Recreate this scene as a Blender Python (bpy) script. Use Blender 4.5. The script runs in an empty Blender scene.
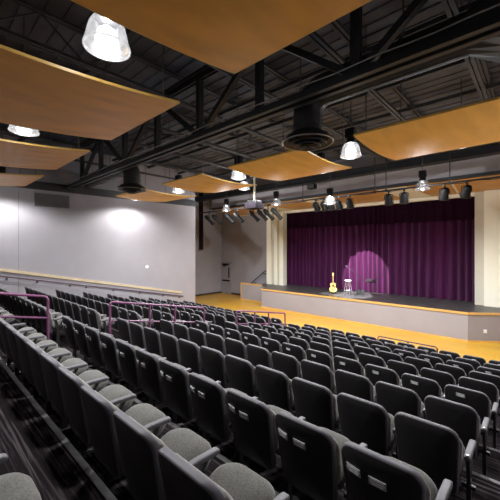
import bpy, bmesh, math, random
from mathutils import Vector, Matrix
random.seed(7)
S = bpy.context.scene
COL = S.collection
PI = math.pi

# ------------------------------------------------------------------ materials
def mat(name, color, rough=0.6, metal=0.0, var=0.0, scale=6.0, stretch=(1, 1, 1), bump=0.0, emit=None, estr=0.0, sheen=0.0, spec=0.5, color2=None, detail=4.0, contrast=(0.3, 0.7)):
    m = bpy.data.materials.new(name); m.use_nodes = True
    nt = m.node_tree; b = nt.nodes['Principled BSDF']
    b.inputs['Base Color'].default_value = (*color, 1)
    b.inputs['Roughness'].default_value = rough
    b.inputs['Metallic'].default_value = metal
    b.inputs['Specular IOR Level'].default_value = spec
    if sheen: b.inputs['Sheen Weight'].default_value = sheen; b.inputs['Sheen Roughness'].default_value = 0.4
    if emit:
        b.inputs['Emission Color'].default_value = (*emit, 1); b.inputs['Emission Strength'].default_value = estr
    if var or bump:
        tc = nt.nodes.new('ShaderNodeTexCoord'); mp = nt.nodes.new('ShaderNodeMapping')
        mp.inputs['Scale'].default_value = stretch
        nz = nt.nodes.new('ShaderNodeTexNoise'); nz.inputs['Scale'].default_value = scale; nz.inputs['Detail'].default_value = detail
        nt.links.new(tc.outputs['Object'], mp.inputs['Vector']); nt.links.new(mp.outputs['Vector'], nz.inputs['Vector'])
        if var:
            r = nt.nodes.new('ShaderNodeValToRGB')
            c2 = color2 or tuple(min(1, c * (1 + var)) for c in color)
            r.color_ramp.elements[0].position, r.color_ramp.elements[1].position = contrast
            r.color_ramp.elements[0].color = (*(color if color2 else tuple(c * (1 - var) for c in color)), 1)
            r.color_ramp.elements[1].color = (*c2, 1)
            nt.links.new(nz.outputs['Fac'], r.inputs['Fac']); nt.links.new(r.outputs['Color'], b.inputs['Base Color'])
        if bump:
            bp = nt.nodes.new('ShaderNodeBump'); bp.inputs['Strength'].default_value = bump; bp.inputs['Distance'].default_value = 0.01
            nt.links.new(nz.outputs['Fac'], bp.inputs['Height']); nt.links.new(bp.outputs['Normal'], b.inputs['Normal'])
    return m

def planks(name, c1, c2, bw, bl, rough, rot=0.0):
    m = bpy.data.materials.new(name); m.use_nodes = True
    nt = m.node_tree; b = nt.nodes['Principled BSDF']; b.inputs['Roughness'].default_value = rough
    tc = nt.nodes.new('ShaderNodeTexCoord'); mp = nt.nodes.new('ShaderNodeMapping'); mp.inputs['Rotation'].default_value = (0, 0, rot)
    br = nt.nodes.new('ShaderNodeTexBrick')
    br.inputs['Color1'].default_value = (*c1, 1); br.inputs['Color2'].default_value = (*c2, 1)
    br.inputs['Mortar'].default_value = (*[c * 0.6 for c in c1], 1)
    br.inputs['Scale'].default_value = 1.0; br.inputs['Mortar Size'].default_value = 0.002
    br.inputs['Brick Width'].default_value = bl; br.inputs['Row Height'].default_value = bw
    nz = nt.nodes.new('ShaderNodeTexNoise'); nz.inputs['Scale'].default_value = 0.8; nz.inputs['Detail'].default_value = 3
    mx = nt.nodes.new('ShaderNodeMix'); mx.data_type = 'RGBA'; mx.blend_type = 'MULTIPLY'; mx.inputs[0].default_value = 0.35
    nt.links.new(tc.outputs['Object'], mp.inputs['Vector']); nt.links.new(mp.outputs['Vector'], br.inputs['Vector'])
    nt.links.new(mp.outputs['Vector'], nz.inputs['Vector'])
    nt.links.new(br.outputs['Color'], mx.inputs[6]); nt.links.new(nz.outputs['Color'], mx.inputs[7])
    nt.links.new(mx.outputs[2], b.inputs['Base Color'])
    return m

M = {}
M['wall'] = mat('grey_wall_paint', (0.295, 0.275, 0.290), 0.75, var=0.04, scale=1.5)
M['wall_dark'] = mat('dark_upper_wall', (0.12, 0.115, 0.12), 0.8, var=0.1, scale=1.0)
M['deck'] = mat('black_roof_deck', (0.078, 0.080, 0.098), 0.8, var=0.35, scale=0.8)
M['steel'] = mat('black_steel', (0.016, 0.015, 0.016), 0.55, var=0.2, scale=3)
M['steel_grey'] = mat('dark_grey_steel', (0.050, 0.049, 0.052), 0.7, var=0.2, scale=3)
M['duct'] = mat('dark_duct_metal', (0.028, 0.026, 0.026), 0.55, spec=0.3, var=0.2, scale=4)
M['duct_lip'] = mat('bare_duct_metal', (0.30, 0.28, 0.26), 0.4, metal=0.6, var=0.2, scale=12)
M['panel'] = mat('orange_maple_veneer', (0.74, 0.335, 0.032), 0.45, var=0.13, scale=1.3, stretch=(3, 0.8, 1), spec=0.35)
M['panel_front'] = mat('maple_veneer_lit', (0.95, 0.50, 0.10), 0.55, var=0.13, scale=1.3, stretch=(3, 0.8, 1), spec=0.4)  # same veneer lightened: floor bounce on the front row painted in
M['panel_edge'] = mat('maple_edge', (0.75, 0.46, 0.10), 0.4, var=0.05, scale=5)
M['trim'] = mat('honey_maple_trim', (0.62, 0.36, 0.11), 0.4, var=0.12, scale=3, stretch=(0.6, 4, 4))
M['wallcap'] = mat('pale_maple_rail', (0.52, 0.41, 0.26), 0.5, var=0.1, scale=3)
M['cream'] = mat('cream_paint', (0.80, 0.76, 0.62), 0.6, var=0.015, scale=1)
M['cream_shade'] = mat('cream_paint_shaded', (0.52, 0.49, 0.40), 0.65, var=0.04, scale=3)  # cream darkened to paint shade onto the recessed column steps
M['soffit_wood'] = mat('soffit_wood', (0.55, 0.30, 0.10), 0.45, var=0.12, scale=2, stretch=(0.6, 3, 3))
M['stage_floor'] = mat('black_stage_floor', (0.052, 0.050, 0.048), 0.42, var=0.35, scale=2.5)
M['floor_wood'] = planks('yellow_wood_floor', (0.82, 0.44, 0.036), (0.72, 0.355, 0.028), 0.10, 1.6, 0.30, 0.0)
M['carpet'] = mat('dark_streaked_carpet', (0.012, 0.010, 0.011), 0.95, var=1, scale=14, stretch=(0.10, 4.0, 1), color2=(0.075, 0.062, 0.066), contrast=(0.50, 0.72), detail=3, spec=0.0)
M['riser'] = mat('dark_riser', (0.010, 0.009, 0.010), 0.9, var=0.2, spec=0.05)
M['nosing'] = mat('grey_step_nosing', (0.075, 0.070, 0.070), 0.55, var=0.35, scale=9)
M['shell'] = mat('black_seat_plastic', (0.0185, 0.0168, 0.0175), 0.42, var=0.1, scale=14, bump=0.05, spec=0.4)
M['shell_rim'] = mat('black_seat_rim_lit', (0.100, 0.094, 0.104), 0.55, var=0.05, scale=10, spec=0.3)  # black seat plastic lightened where the rounded rim catches light
M['fabric'] = mat('grey_tweed_upholstery', (0.105, 0.101, 0.090), 0.95, var=0.35, scale=120, bump=0.2, sheen=0.3, spec=0.15)
M['pad_fabric'] = mat('grey_upholstery_lit', (0.21, 0.197, 0.178), 0.95, var=0.3, scale=120, bump=0.2, sheen=0.3, spec=0.15)  # seat upholstery made lighter, painting in lamp light from the front side
M['pan'] = mat('black_seat_pan', (0.012, 0.012, 0.013), 0.5, var=0.1)
M['arm'] = mat('grey_armrest_plastic', (0.10, 0.095, 0.104), 0.55, var=0.08, scale=10)
M['bolt'] = mat('bright_bolt', (0.75, 0.75, 0.75), 0.25, metal=0.7, var=0.05)
M['plate'] = mat('label_plate_grey', (0.30, 0.30, 0.31), 0.4, var=0.05)
M['plate_line'] = mat('label_plate_print', (0.80, 0.80, 0.82), 0.4, var=0.05)
M['purple'] = mat('purple_handrail_paint', (0.17, 0.055, 0.125), 0.38, var=0.08, scale=5)
M['purple_dark'] = mat('dark_handrail_paint', (0.085, 0.045, 0.065), 0.4, var=0.08, scale=5)
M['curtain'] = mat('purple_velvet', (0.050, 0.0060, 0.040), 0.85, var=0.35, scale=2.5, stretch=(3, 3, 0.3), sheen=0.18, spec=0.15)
M['valance'] = mat('purple_velvet_shaded', (0.012, 0.0012, 0.009), 0.95, var=0.25, scale=2.5, stretch=(3, 3, 0.3), sheen=0.03, spec=0.1)  # curtain velvet darkened, the shade under the header is in the colour
M['drape'] = mat('dark_drape', (0.010, 0.004, 0.010), 0.95, var=0.2)
M['fixture'] = mat('black_fixture', (0.006, 0.006, 0.007), 0.65, spec=0.25, var=0.1)
M['fixture_grey'] = mat('grey_fixture', (0.035, 0.035, 0.037), 0.4, metal=0.3, var=0.1)
M['lensglass'] = mat('spot_lens', (0.25, 0.27, 0.30), 0.1, var=0.1)
M['pole'] = mat('cream_pole', (0.55, 0.50, 0.32), 0.4, var=0.05)
M['rod'] = mat('hanger_rod', (0.12, 0.115, 0.11), 0.4, metal=0.5, var=0.05)
M['bulb'] = mat('lit_bulb', (1, 1, 1), 0.5, emit=(1.0, 0.98, 0.95), estr=10, var=0.01)
M['white'] = mat('white_plastic', (0.80, 0.80, 0.82), 0.4, var=0.03)
M['sconce'] = mat('white_lit_disc', (0.85, 0.85, 0.85), 0.4, emit=(1, 1, 1), estr=0.6, var=0.02)
M['vent'] = mat('dark_vent', (0.10, 0.09, 0.09), 0.6, var=0.1)
M['spruce'] = mat('guitar_spruce', (0.85, 0.52, 0.17), 0.3, var=0.12, scale=9, stretch=(6, 1, 1))
M['mahog'] = mat('guitar_mahogany', (0.20, 0.07, 0.025), 0.3, var=0.15, scale=9)
M['guitar_neck'] = mat('guitar_fretboard', (0.40, 0.24, 0.10), 0.4, var=0.1)
M['chrome'] = mat('chrome', (0.75, 0.76, 0.78), 0.18, metal=0.9, var=0.03)
M['door'] = mat('grey_door_paint', (0.27, 0.25, 0.26), 0.6, var=0.04)
M['base'] = mat('dark_baseboard', (0.035, 0.025, 0.025), 0.6, var=0.1)

def bell_mat(name, e, tr):
    m = bpy.data.materials.new(name); m.use_nodes = True
    nt = m.node_tree; nt.nodes.clear()
    out = nt.nodes.new('ShaderNodeOutputMaterial'); mx = nt.nodes.new('ShaderNodeMixShader'); add = nt.nodes.new('ShaderNodeAddShader')
    t = nt.nodes.new('ShaderNodeBsdfTransparent'); g = nt.nodes.new('ShaderNodeBsdfGlossy'); em = nt.nodes.new('ShaderNodeEmission')
    g.inputs['Roughness'].default_value = 0.15; g.inputs['Color'].default_value = (0.8, 0.8, 0.82, 1)
    tc = nt.nodes.new('ShaderNodeTexCoord'); wv = nt.nodes.new('ShaderNodeTexNoise'); wv.inputs['Scale'].default_value = 9
    ml = nt.nodes.new('ShaderNodeMath'); ml.operation = 'MULTIPLY_ADD'; ml.inputs[1].default_value = e * 1.4; ml.inputs[2].default_value = e * 0.1
    nt.links.new(tc.outputs['Object'], wv.inputs['Vector']); nt.links.new(wv.outputs['Fac'], ml.inputs[0]); nt.links.new(ml.outputs[0], em.inputs['Strength'])
    mx.inputs[0].default_value = tr
    nt.links.new(g.outputs[0], add.inputs[0]); nt.links.new(em.outputs[0], add.inputs[1])
    nt.links.new(add.outputs[0], mx.inputs[1]); nt.links.new(t.outputs[0], mx.inputs[2]); nt.links.new(mx.outputs[0], out.inputs[0])
    return m
M['bell'] = bell_mat('prismatic_bell', 0.52, 0.3)
M['bell_off'] = bell_mat('dim_prismatic_bell', 0.03, 0.55)

# ------------------------------------------------------------------ mesh helpers
def new(): return bmesh.new()
def mesh(name, bm, m, smooth=True, angle=40):
    bmesh.ops.recalc_face_normals(bm, faces=bm.faces[:])
    me = bpy.data.meshes.new(name); bm.to_mesh(me); bm.free()
    for mm in (m if isinstance(m, (list, tuple)) else [m]): me.materials.append(mm)
    if smooth:
        me.polygons.foreach_set('use_smooth', [True] * len(me.polygons))
        try: me.set_sharp_from_angle(angle=math.radians(angle))
        except Exception: pass
    return me
def link(name, me, parent=None, loc=None, rotz=0):
    o = bpy.data.objects.new(name, me); COL.objects.link(o)
    if parent is not None: o.parent = parent
    if loc is not None: o.location = loc
    if rotz: o.rotation_euler = (0, 0, rotz)
    return o
def obj(name, bm, m, parent=None, **k): return link(name, mesh(name, bm, m, **k), parent)
def struct(name, bm, m, **k):
    o = obj(name, bm, m, None, **k); o['kind'] = 'structure'; return o
def thing(name, label, cat, loc=(0, 0, 0), rotz=0, group=None):
    o = bpy.data.objects.new(name, None); COL.objects.link(o); o.location = loc; o.rotation_euler = (0, 0, rotz)
    o.empty_display_size = 0.1
    return tag(o, label, cat, group)
def tag(o, label, cat, group=None):
    o['label'] = label; o['category'] = cat
    if group: o['group'] = group
    return o
def box(bm, x0, x1, y0, y1, z0, z1, bev=0.0, mi=0):
    vs = [bm.verts.new(p) for p in ((x0, y0, z0), (x1, y0, z0), (x1, y1, z0), (x0, y1, z0), (x0, y0, z1), (x1, y0, z1), (x1, y1, z1), (x0, y1, z1))]
    fs = [bm.faces.new([vs[i] for i in f]) for f in ((0, 3, 2, 1), (4, 5, 6, 7), (0, 1, 5, 4), (1, 2, 6, 5), (2, 3, 7, 6), (3, 0, 4, 7))]
    for f in fs: f.material_index = mi
    if bev:
        es = list({e for f in fs for e in f.edges})
        bmesh.ops.bevel(bm, geom=es, offset=bev, segments=2, profile=0.5, affect='EDGES')
    return vs
def frame_of(d):
    d = d.normalized(); up = Vector((0, 0, 1)) if abs(d.z) < 0.95 else Vector((1, 0, 0))
    a = d.cross(up).normalized(); return a, d.cross(a).normalized()
def tube(bm, pts, r, seg=8, cap=True, mi=0):
    pts = [Vector(p) for p in pts]; rings = []
    n = len(pts); rs = r if isinstance(r, (list, tuple)) else [r] * n
    a = None
    for i, p in enumerate(pts):
        d = (pts[min(i + 1, n - 1)] - pts[max(i - 1, 0)])
        if a is None: a, b = frame_of(d)
        else:
            dn = d.normalized(); a = (a - dn * a.dot(dn)).normalized(); b = dn.cross(a)
        rings.append([bm.verts.new(p + (a * math.cos(2 * PI * k / seg) + b * math.sin(2 * PI * k / seg)) * rs[i]) for k in range(seg)])
    for i in range(n - 1):
        for k in range(seg):
            f = bm.faces.new((rings[i][k], rings[i][(k + 1) % seg], rings[i + 1][(k + 1) % seg], rings[i + 1][k])); f.material_index = mi
    if cap:
        bm.faces.new(rings[0][::-1]).material_index = mi; bm.faces.new(rings[-1]).material_index = mi
def bar(bm, p, q, w, h, mi=0):
    """square bar between two points, w across, h in the upright plane"""
    p, q = Vector(p), Vector(q); a, b = frame_of(q - p)
    c = [(-w / 2, -h / 2), (w / 2, -h / 2), (w / 2, h / 2), (-w / 2, h / 2)]
    R = [[bm.verts.new(o + a * x + b * y) for x, y in c] for o in (p, q)]
    for k in range(4): bm.faces.new((R[0][k], R[0][(k + 1) % 4], R[1][(k + 1) % 4], R[1][k])).material_index = mi
    bm.faces.new(R[0][::-1]); bm.faces.new(R[1])
def lathe(bm, prof, c=(0, 0, 0), seg=20, close=False):
    c = Vector(c); rings = []
    for r, z in prof:
        if r < 1e-5: rings.append([bm.verts.new(c + Vector((0, 0, z)))])
        else: rings.append([bm.verts.new(c + Vector((r * math.cos(2 * PI * k / seg), r * math.sin(2 * PI * k / seg), z))) for k in range(seg)])
    for A, B in zip(rings, rings[1:]):
        for k in range(seg):
            k2 = (k + 1) % seg
            if len(A) == 1: bm.faces.new((A[0], B[k2], B[k]))
            elif len(B) == 1: bm.faces.new((A[k], A[k2], B[0]))
            else: bm.faces.new((A[k], A[k2], B[k2], B[k]))
def prism(bm, poly, z0, z1):
    lo = [bm.verts.new((x, y, z0)) for x, y in poly]; hi = [bm.verts.new((x, y, z1)) for x, y in poly]
    n = len(poly)
    for k in range(n): bm.faces.new((lo[k], lo[(k + 1) % n], hi[(k + 1) % n], hi[k]))
    bm.faces.new(lo[::-1]); bm.faces.new(hi)
def rrect(x0, x1, z0, z1, rb, rt, n=6):
    """outline with own radii at the bottom and the top corners"""
    o = []
    for cx, cz, r, a0 in ((x1 - rb, z0 + rb, rb, -90), (x1 - rt, z1 - rt, rt, 0), (x0 + rt, z1 - rt, rt, 90), (x0 + rb, z0 + rb, rb, 180)):
        for k in range(n + 1):
            a = math.radians(a0 + 90 * k / n); o.append((cx + r * math.cos(a), cz + r * math.sin(a)))
    return o
def slab(bm, outline, prof, fn, cap=(0.0, 0.0), mis=None):
    """solid from an outline: prof = [(inset, depth)...]; fn maps (u, v, depth) to a point; cap = extra depth at the middles"""
    n = len(outline); cu = sum(p[0] for p in outline) / n; cv = sum(p[1] for p in outline) / n
    def inset(d):
        r = []
        for i, (u, v) in enumerate(outline):
            pu, pv = outline[i - 1]; nu, nv = outline[(i + 1) % n]
            tu, tv = nu - pu, nv - pv; L = math.hypot(tu, tv) or 1
            r.append((u - tv / L * d, v + tu / L * d))
        return r
    rings = []
    def ring(pts, d): rings.append([bm.verts.new(fn(u, v, d)) for u, v in pts])
    first, last = inset(prof[0][0]), inset(prof[-1][0])
    sc = lambda P, s: [(cu + (u - cu) * s, cv + (v - cv) * s) for u, v in P]
    for s in (0.35, 0.75): ring(sc(first, s), prof[0][1] + cap[0] * (1 - s * s))
    for ins, d in prof: ring(inset(ins), d)
    for s in (0.75, 0.35): ring(sc(last, s), prof[-1][1] + cap[1] * (1 - s * s))
    for j, (A, B) in enumerate(zip(rings, rings[1:])):
        for k in range(n):
            f = bm.faces.new((A[k], A[(k + 1) % n], B[(k + 1) % n], B[k]))
            if mis: f.material_index = mis[min(j, len(mis) - 1)]
    bm.faces.new(rings[0][::-1]); bm.faces.new(rings[-1])
def copy_tree(o, parent=None):
    c = o.copy(); COL.objects.link(c)
    if parent is not None: c.parent = parent; c.matrix_parent_inverse = o.matrix_parent_inverse
    for ch in list(o.children): copy_tree(ch, c)
    return c
ORD = 'zeroth first second third fourth fifth sixth seventh eighth ninth tenth eleventh twelfth thirteenth fourteenth fifteenth sixteenth'.split()

# ------------------------------------------------------------------ setting: floor, tiers, walls
DY, DZ = 0.967, 0.19
tierz = lambda n: max(0.0, 1.706 - DZ * (n - 1))
tiery = lambda n: 0.93 + DY * (n - 1)
XL, XR = -14.9, 1.30
def wallx(Y): return -15.25 + 0.0557 * (Y - 2.35)

bm = new(); box(bm, -19.6, XR + 0.3, 9.5, 20.0, -0.2, 0.0); struct('floor', bm, M['floor_wood'], smooth=False)
for n in range(0, 10):
    y0 = tiery(n) if n else -2.6
    y1 = tiery(n + 1)
    bm = new(); x0 = min(wallx(y0), wallx(y1)) - 0.05
    box(bm, x0, XR, y0, y1, -0.2, tierz(n))
    bm.normal_update()
    for f in bm.faces:
        if abs(f.normal.z) < 0.5: f.material_index = 1
    t = struct('seating_tier', bm, [M['carpet'], M['riser']], smooth=False)
    bm = new(); box(bm, x0, XR, y1 - 0.045, y1 + 0.004, tierz(n) - 0.03, tierz(n) + 0.006)
    o = obj('step_nosing', bm, M['nosing'], t, smooth=False)

# left wall (long grey), slightly splayed, ends at Y 11.4
YA, YB = -2.6, 11.28
bm = new(); prism(bm, [(wallx(YA), YA), (wallx(YB), YB), (wallx(YB) - 0.3, YB), (wallx(YA) - 0.3, YA)], -0.2, 5.98)
struct('wall_left', bm, M['wall'], smooth=False)
bm = new(); prism(bm, [(wallx(YA) - 0.06, YA), (wallx(YB) - 0.06, YB), (wallx(YB) - 0.3, YB), (wallx(YA) - 0.3, YA)], 6.3, 8.1)
struct('wall_left_upper', bm, M['wall'], smooth=False)
bm = new(); prism(bm, [(wallx(YA) + 0.10, YA), (wallx(YB) + 0.10, YB), (wallx(YB) - 0.3, YB), (wallx(YA) - 0.3, YA)], 5.98, 6.3)
struct('trim_1', bm, M['steel'], smooth=False)
# control joints in the long wall
bm = new()
for Y in (2.93,):
    prism(bm, [(wallx(Y) - 0.01, Y - 0.006), (wallx(Y) + 0.003, Y - 0.006), (wallx(Y) + 0.003, Y + 0.006), (wallx(Y) - 0.01, Y + 0.006)], 1.0, 5.9)
struct('trim_2', bm, M['vent'], smooth=False)
# recess beyond the wall, front wall left of the stage
bm = new(); box(bm, -19.0, -18.7, 9.5, 17.3, 0, 8.1); struct('wall_recess', bm, M['wall'], smooth=False)
bm = new(); box(bm, -18.7, wallx(YB) - 0.3, 11.12, YB, 0, 8.1); struct('wall_return', bm, M['wall'], smooth=False)
bm = new(); box(bm, -18.7, -12.8, 16.9, 17.3, 0, 8.1); box(bm, -2.05, XR, 16.9, 17.3, 0, 8.1); box(bm, -12.8, -2.05, 16.9, 17.3, 5.9, 8.1)
struct('wall_front', bm, M['wall'], smooth=False)
bm = new(); box(bm, XR, XR + 0.3, -2.9, 20, -0.2, 8.1); struct('wall_right', bm, M['wall'], smooth=False)
bm = new(); box(bm, -15.8, XR, -2.9, -2.6, -0.2, 8.1); struct('wall_back', bm, M['wall'], smooth=False)
bm = new()
box(bm, -18.7, -18.67, 11.5, 16.9, 0, 0.12); struct('baseboard_recess', bm, M['base'], smooth=False)
bm = new(); box(bm, -17.55, -15.2, 16.87, 16.9, 0, 0.12); struct('baseboard_front', bm, M['base'], smooth=False)

# roof deck with ribs
bm = new(); box(bm, -19.3, XR + 0.3, -2.9, 20, 8.0, 8.2)
y = -2.8
while y < 20:
    box(bm, -19.3, XR, y, y + 0.16, 7.98, 8.0); y += 0.32
struct('ceiling', bm, M['deck'], smooth=False)
# bar joists running towards the stage
def joist(x):
    bm = new(); zb, zt = 7.22, 7.9
    for s in (-0.045, 0.045):
        box(bm, x + s - 0.03, x + s + 0.03, -2.6, 16.9, zb, zb + 0.06); box(bm, x + s - 0.03, x + s + 0.03, -2.6, 16.9, zt - 0.05, zt)
    y = -2.4; up = True
    while y < 3.2:
        bar(bm, (x, y, zb + 0.03 if up else zt - 0.03), (x, y + 0.8, zt - 0.03 if up else zb + 0.03), 0.028, 0.028); y += 0.8; up = not up
    return struct('roof_joist', bm, M['steel_grey'], smooth=False)
for k in range(-4, 5): joist(-6.7 + 1.9 * k)
# cross bridging between the joists, seen as bars parallel to the truss
for y in (-0.6, 1.1, 2.9, 6.6, 8.4, 10.2, 12.0):
    bm = new(); box(bm, -15.0, XR, y - 0.05, y + 0.05, 7.70, 7.80); struct('roof_purlin', bm, M['steel_grey'], smooth=False)

# main truss at Y 4.72
def truss(Y, zb, zt, x0, x1, xn, name):
    bm = new()
    for s in (-0.09, 0.09):
        box(bm, x0, x1, Y + s - 0.055, Y + s + 0.055, zb, zb + 0.05)      # angle legs
        box(bm, x0, x1, Y + s * 0.5 - 0.012, Y + s * 0.5 + 0.012, zb, zb + 0.17)
        box(bm, x0, x1, Y + s - 0.055, Y + s + 0.055, zt - 0.05, zt)
        box(bm, x0, x1, Y + s * 0.5 - 0.012, Y + s * 0.5 + 0.012, zt - 0.17, zt)
    for i, x in enumerate(xn):
        bar(bm, (x, Y, zb + 0.05), (x, Y, zt - 0.05), 0.13, 0.13)
        if i % 2 == 0:
            for dx in (-1.82, 1.82):
                if x0 < x + dx < x1: bar(bm, (x, Y, zb + 0.08), (x + dx, Y, zt - 0.1), 0.11, 0.11)
    box(bm, x0 - 0.05, x0 + 0.35, Y - 0.2, Y + 0.2, zb - 0.06, zb)
    return struct(name, bm, M['steel'], smooth=False)
truss(4.72, 6.16, 7.75, -15.05, XR, [-13.6, -11.75, -9.85, -7.9, -6.0, -4.1, -2.1, -0.2], 'roof_truss')
truss(-1.5, 6.9, 7.75, -15.3, XR, [-13.6, -11.75, -9.85, -7.9, -6.0, -4.1, -2.1, -0.2], 'roof_truss')
# big black beam before the stage bulkhead
bm = new(); box(bm, -18.7, XR, 14.1, 14.3, 6.98, 7.22); box(bm, -18.7, XR, 14.0, 14.4, 7.22, 7.26); box(bm, -18.7, XR, 14.0, 14.4, 6.94, 6.98)
struct('steel_beam', bm, M['steel'], smooth=False)
# bulkhead over the apron and its soffit
bm = new(); box(bm, -17.2, XR, 14.6, 14.75, 6.38, 8.0); struct('stage_bulkhead_wall', bm, M['wall'], smooth=False)
bm = new(); box(bm, -17.2, XR, 14.56, 14.76, 6.28, 6.40); struct('trim_3', bm, M['steel'], smooth=False)
bm = new()
vs = [bm.verts.new(p) for p in ((-17.2, 14.7, 6.36), (XR, 14.7, 6.36), (XR, 16.9, 5.98), (-17.2, 16.9, 5.98))]
vt = [bm.verts.new((v.co.x, v.co.y, v.co.z + 0.08)) for v in vs]
bm.faces.new(vs); bm.faces.new(vt[::-1])
for k in range(4): bm.faces.new((vs[k], vs[(k + 1) % 4], vt[(k + 1) % 4], vt[k]))
struct('ceiling_soffit', bm, M['cream'], smooth=False)
def sofz(y): return 6.36 - (y - 14.7) * 0.38 / 2.2
for i, (xa, xb, xc, xd) in enumerate(((-17.0, -14.0, -14.6, -17.0), (-12.9, -10.2, -9.3, -11.4), (-8.8, -5.7, -5.0, -7.7), (-4.35, -2.75, -2.75, -3.7), (-2.62, 0.9, 0.9, -2.62))):
    bm = new(); ya, yb = 14.85, 16.6
    lo = [bm.verts.new((x, y, sofz(y) - 0.045)) for x, y in ((xa, ya), (xb, ya), (xc, yb), (xd, yb))]
    hi = [bm.verts.new((v.co.x, v.co.y, v.co.z + 0.05)) for v in lo]
    bm.faces.new(lo); bm.faces.new(hi)
    for k in range(4): bm.faces.new((lo[k], lo[(k + 1) % 4], hi[(k + 1) % 4], hi[k]))
    o = obj('soffit_board', bm, M['soffit_wood'], smooth=False)
    tag(o, ['orange wood soffit panel left of the cream column', 'orange wood soffit panel above the left end of the purple curtain', 'orange wood soffit panel above the middle of the purple curtain', 'small orange wood soffit panel above the right part of the curtain', 'pale wood soffit panel above the right cream column'][i], 'soffit panel', 'wood panels over the stage apron')
# cream header strip along the top of the opening
bm = new(); box(bm, -12.3, -1.9, 16.66, 16.9, 5.84, 5.99); struct('trim_4', bm, M['cream'], smooth=False)

# proscenium columns, stepped cream pilasters
def pilaster(bm, z0, z1, steps):
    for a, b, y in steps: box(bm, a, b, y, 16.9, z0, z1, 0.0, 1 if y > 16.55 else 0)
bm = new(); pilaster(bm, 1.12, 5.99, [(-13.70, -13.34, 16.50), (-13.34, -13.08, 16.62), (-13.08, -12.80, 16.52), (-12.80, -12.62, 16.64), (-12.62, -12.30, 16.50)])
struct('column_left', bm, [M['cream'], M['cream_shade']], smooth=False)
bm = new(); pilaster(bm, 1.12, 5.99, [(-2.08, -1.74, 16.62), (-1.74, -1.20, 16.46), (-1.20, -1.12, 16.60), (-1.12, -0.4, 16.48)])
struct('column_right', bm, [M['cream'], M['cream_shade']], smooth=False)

# ------------------------------------------------------------------ stage
SZ = 1.12
pts = [(-12.38, 14.38), (-2.01, 14.38), (-0.75, 15.35), (XR, 15.35), (XR, 18.2), (-14.2, 18.2), (-14.2, 16.9), (-13.9, 16.9), (-13.9, 15.74), (-13.45, 15.72), (-12.75, 15.35), (-12.45, 14.9)]
bm = new(); prism(bm, pts, SZ - 0.02, SZ); struct('stage_floor', bm, M['stage_floor'], smooth=False)
inn = [(-12.36, 14.41), (-2.02, 14.41), (-0.76, 15.38), (XR, 15.38), (XR, 18.1), (-14.1, 18.1), (-14.1, 16.8), (-13.88, 15.76), (-13.43, 15.74), (-12.72, 15.37), (-12.42, 14.9)]
bm = new(); prism(bm, inn, 0.0, SZ - 0.02); struct('stage_front_wall', bm, M['wall'], smooth=False)
def edge_strip(path, z0, z1, t, m, name):
    bm = new()
    for (x0, y0), (x1, y1) in zip(path, path[1:]):
        d = Vector((x1 - x0, y1 - y0, 0)).normalized(); nrm = Vector((d.y, -d.x, 0)) * t
        prism(bm, [(x0, y0), (x1, y1), (x1 + nrm.x, y1 + nrm.y), (x0 + nrm.x, y0 + nrm.y)], z0, z1)
    return struct(name, bm, m, smooth=False)
front = [(-12.37, 14.40), (-2.01, 14.40), (-0.75, 15.37), (XR, 15.37)]
edge_strip(front, SZ - 0.085, SZ + 0.004, 0.03, M['trim'], 'trim_5')
edge_strip(front, 0.0, 0.07, 0.025, M['trim'], 'trim_6')
# guard wall of the side steps, left of the stage, with maple cap and end post
A, B = Vector((-13.4, 15.66)), Vector((-15.22, 15.66))
d = (B - A).normalized(); nr = Vector((d.y, -d.x)) * 0.06
bm = new(); prism(bm, [tuple(A - nr), tuple(B - nr), tuple(B + nr), tuple(A + nr)], 0, 1.07); struct('stage_step_wall', bm, M['wall'], smooth=False)
bm = new(); w = nr * 1.35
prism(bm, [tuple(A - w), tuple(B - w), tuple(B + w), tuple(A + w)], 1.07, 1.16)
e = B + d * 0.07; prism(bm, [tuple(B - w), tuple(e - w), tuple(e + w), tuple(B + w)], 0, 1.16)
sk = nr * 1.2; prism(bm, [tuple(A - sk), tuple(B - sk), tuple(B + sk), tuple(A + sk)], 0, 0.08)
struct('trim_7', bm, M['trim'], smooth=False)
bm = new()
for k in range(5): box(bm, -15.1 + 0.24 * k, -13.92, 15.78, 16.85, 0.2 * k, 0.2 * (k + 1) - 0.001)
o = struct('stage_steps', bm, M['stage_floor'], smooth=False)

t = thing('step_handrail', 'dark handrail rising along the wall beside the left cream column', 'handrail')
bm = new(); tube(bm, [(-15.3, 16.62, 1.0), (-15.2, 16.62, 1.06), (-13.95, 16.62, 1.98), (-13.8, 16.62, 1.98)], 0.03, 8); obj('rail', bm, M['fixture'], t)
for x, z in ((-15.0, 1.19), (-14.1, 1.85)):
    bm = new(); tube(bm, [(x, 16.9, z - 0.08), (x, 16.66, z - 0.07), (x, 16.62, z - 0.01)], 0.014, 6); obj('bracket', bm, M['fixture'], t)
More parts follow.
